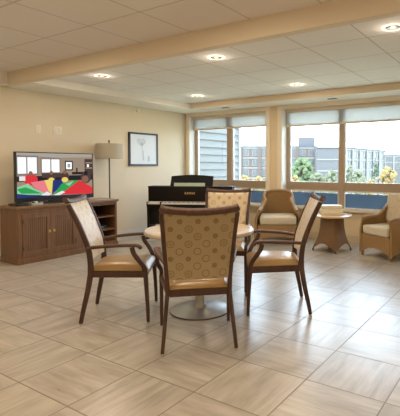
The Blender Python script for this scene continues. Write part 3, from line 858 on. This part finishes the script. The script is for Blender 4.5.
def dim(m, k):
    for nd in m.node_tree.nodes:
        if nd.type == 'MIX':
            for q in (6, 7):
                v = nd.inputs[q].default_value; nd.inputs[q].default_value = (v[0] * k, v[1] * k, v[2] * k, 1)
    return m
for q in (m_brick, m_white, m_glassd, m_grey, m_roof, m_siding, m_sidedge): dim(q, .20)
def building(name, label, cat, lat0, lat1, dep, dep1, top, rows, bays, wall, pier, fl=3.0, group=None, deep=4):
    """facade from (lat0,dep) to (lat1,dep1); local +X along the facade, -Y towards us"""
    a, b_ = Wd(lat0, dep), Wd(lat1, dep1); L_ = (b_ - a).length; ang = math.atan2(b_.y - a.y, b_.x - a.x)
    t = thing(name, label, cat, (a.x, a.y, GZ), ang, group); H = top - GZ
    part('wall', wall, t, (0, L_, 0, deep, 0, H), smooth=False)
    part('roof', m_roof, t, (-.3, L_ + .3, -.3, deep + .2, H, H + .5), smooth=False)
    bw = L_ / bays
    for r in range(rows):
        z1 = H - .4 - r * fl
        part('floor_band', m_white, t, (0, L_, -.25, -.01, z1 - .0, z1 + .45), smooth=False)
        for q in range(bays):
            wd = part('window', m_white, t, (q * bw + bw * .2, q * bw + bw * .86, -.12, -.01, z1 - 2.15, z1 - .25), smooth=False)
            part('pane', m_glassd, wd, (q * bw + bw * .26, q * bw + bw * .51, -.16, -.121, z1 - 2.0, z1 - .4), (q * bw + bw * .55, q * bw + bw * .80, -.16, -.121, z1 - 2.0, z1 - .4), smooth=False)
    for q in range(0, bays + 1, 2):
        part('brick_pier', pier, t, (max(0, q * bw - bw * .16), min(L_, q * bw + bw * .16), -.5, -.26, 0, H), smooth=False)
    return t
px = lambda x, d: (x - 256.6) / 430 * d
bA = building('apartment_block', 'brick and white apartment block with rows of balconies, behind the first window', 'building', px(222, 130), px(316, 130), 130, 130, 6.7, 4, 10, m_brick, m_brick)
part('roof_housing', m_grey, bA, (px(299, 130) - px(222, 130), px(316, 130) - px(222, 130) - .3, .8, 3.8, 6.7 - GZ + .5, 6.7 - GZ + 3.2), smooth=False)
t = thing('grey_wing', 'plain grey building wing left of the right window mullion', 'building', Wd(px(316, 118), 118, GZ), yaw)
Lw = px(339.5, 118) - px(316, 118); Hw = 6.0 - GZ
part('wall', m_grey, t, (.2, Lw, 0, 3, 0, Hw), smooth=False)
part('roof', m_roof, t, (.2, Lw + .2, -.3, 3, Hw, Hw + .35), smooth=False)
part('floor_band', m_white, t, (.2, Lw, -.2, -.01, Hw - 3.3, Hw - 2.9), (.2, Lw, -.2, -.01, Hw - 6.4, Hw - 6.0), smooth=False)
building('office_block', 'long pale office block with dark windows right of the window mullion', 'building', px(343.5, 123), px(384, 150), 123, 150, 6.1, 4, 12, m_white, m_white, 3.0, None, 3)
building('low_building', 'low grey building at the far right of the view', 'building', px(384, 175), px(440, 175), 175, 175, 5.2, 2, 12, m_grey, m_white, 2.6)

m_leaf = [plain('leaf_green', (.36, .46, .24), .95, 0, .1, .35, 1.6), plain('leaf_pale', (.50, .52, .34), .95, 0, .1, .3, 1.6), plain('leaf_gold', (.86, .58, .26), .95, 0, .1, .28, 1.2), plain('leaf_dark', (.24, .34, .22), .95, 0, .1, .3, 1.6)]
for q in m_leaf: dim(q, .25)
m_bark = plain('bark', (.16, .12, .09), .9)
def tree(x, ytop, ybot, half, dep, mi, label, cone=False):
    c = Wd(px(x, dep), dep); zt = 1.25 - (ytop - 165.6) / 430 * dep; zb_ = 1.25 - (ybot - 165.6) / 430 * dep; rw = half / 430 * dep
    t = thing('conifer' if cone else ('gold_shrub' if mi == 2 else 'tree'), label, 'tree', (c.x, c.y, GZ), 0, 'trees outside the windows')
    bm = bmesh.new(); rnd = random.Random(int(x * 7 + ytop))
    H0, H1 = zb_ - GZ, zt - GZ
    for k in range(80 if not cone else 50):
        if cone:
            f = rnd.random() ** .8; z = H0 + (H1 - H0) * f * .93; rr = rw * (1 - f) * .75; r = rw * .34 * (1.05 - f)
        else:
            f = rnd.random(); z = H0 + (H1 - H0) * (.12 + .72 * f); rr = rw * math.sqrt(max(.02, 1 - (2 * f - 1) ** 2)) * .72; r = rw * rnd.uniform(.13, .25)
        a = rnd.random() * 6.28; rr *= math.sqrt(rnd.random())
        r_ = bmesh.ops.create_icosphere(bm, subdivisions=1, radius=r, matrix=Matrix.Translation((rr * math.cos(a), rr * math.sin(a), z)))
        for v in r_['verts']:
            v.co += Vector((rnd.uniform(-1, 1), rnd.uniform(-1, 1), rnd.uniform(-1, 1))) * r * .35
    obj('crown', bm, m_leaf[mi], t, False)
    bm = bmesh.new(); lathe(bm, [(rw * .10, 0), (rw * .06, (H0 + H1) / 2)], 10); obj('trunk', bm, m_bark, t)
tree(303, 154, 192, 15, 70, 0, 'green leafy tree in front of the brick block in the right window')
tree(295, 173, 196, 7, 55, 2, 'small golden shrub at the lower left of the right window')
tree(318, 170, 195, 11, 66, 1, 'pale shrub right of the green leafy tree')
tree(331, 166, 196, 9, 62, 1, 'pale green shrub just left of the right window mullion')
tree(349, 160, 196, 8, 64, 1, 'pale tree just right of the right window mullion')
tree(359, 166, 198, 10, 60, 1, 'low pale green tree beside the conifer')
tree(375, 154, 180, 6, 74, 3, 'dark pointed conifer in the right window', True)
tree(371, 175, 200, 8, 50, 2, 'golden shrub below the conifer')
tree(388, 163, 200, 13, 66, 2, 'broad golden tree right of the conifer')
tree(406, 168, 198, 9, 50, 0, 'green tree at the right edge of the view')
tree(243, 173, 196, 10, 60, 2, 'golden shrub at the left of the first window view')
tree(258, 174, 196, 10, 62, 2, 'golden shrub below the apartment block beside the pillar')

# ------------------------------------------------------------------ light, camera
w = bpy.data.worlds.new('sky'); bpy.context.scene.world = w; w.use_nodes = True
nt = w.node_tree; nt.nodes.clear(); g = G(nt)
o = g.n('ShaderNodeOutputWorld'); bg = g.n('ShaderNodeBackground')
tc = g.n('ShaderNodeTexCoord'); sx = g.n('ShaderNodeSeparateXYZ'); nt.links.new(tc.outputs['Generated'], sx.inputs[0])
col = g.mix(g.rng(sx.outputs[2], 0, .6, 0, 1), (.78, .89, 1, 1), (.60, .78, 1, 1))
nt.links.new(col, bg.inputs[0]); bg.inputs[1].default_value = 9.0
nt.links.new(bg.outputs[0], o.inputs[0])
S = bpy.data.lights.new('sun', 'SUN'); S.energy = 1.3; S.angle = .3; S.color = (1, .96, .9)
so = bpy.data.objects.new('sun', S); C.objects.link(so); so.rotation_euler = (math.radians(52), 0, math.radians(15))

cam = bpy.data.cameras.new('camera'); co = bpy.data.objects.new('camera', cam); C.objects.link(co)
co.location = (0, 0, 1.25); co.rotation_euler = (PI / 2 - .0405, 0, .567)
cam.sensor_width = 36; cam.sensor_fit = 'AUTO'; cam.lens = 430.06 * 36 / 416
cam.shift_x = (200 - 256.63) / 416; cam.shift_y = (182.99 - 208) / 416
cam.clip_start = .05; cam.clip_end = 2000
bpy.context.scene.camera = co
sc = bpy.context.scene
sc.view_settings.view_transform = 'Standard'; sc.view_settings.look = 'None'; sc.view_settings.exposure = .3
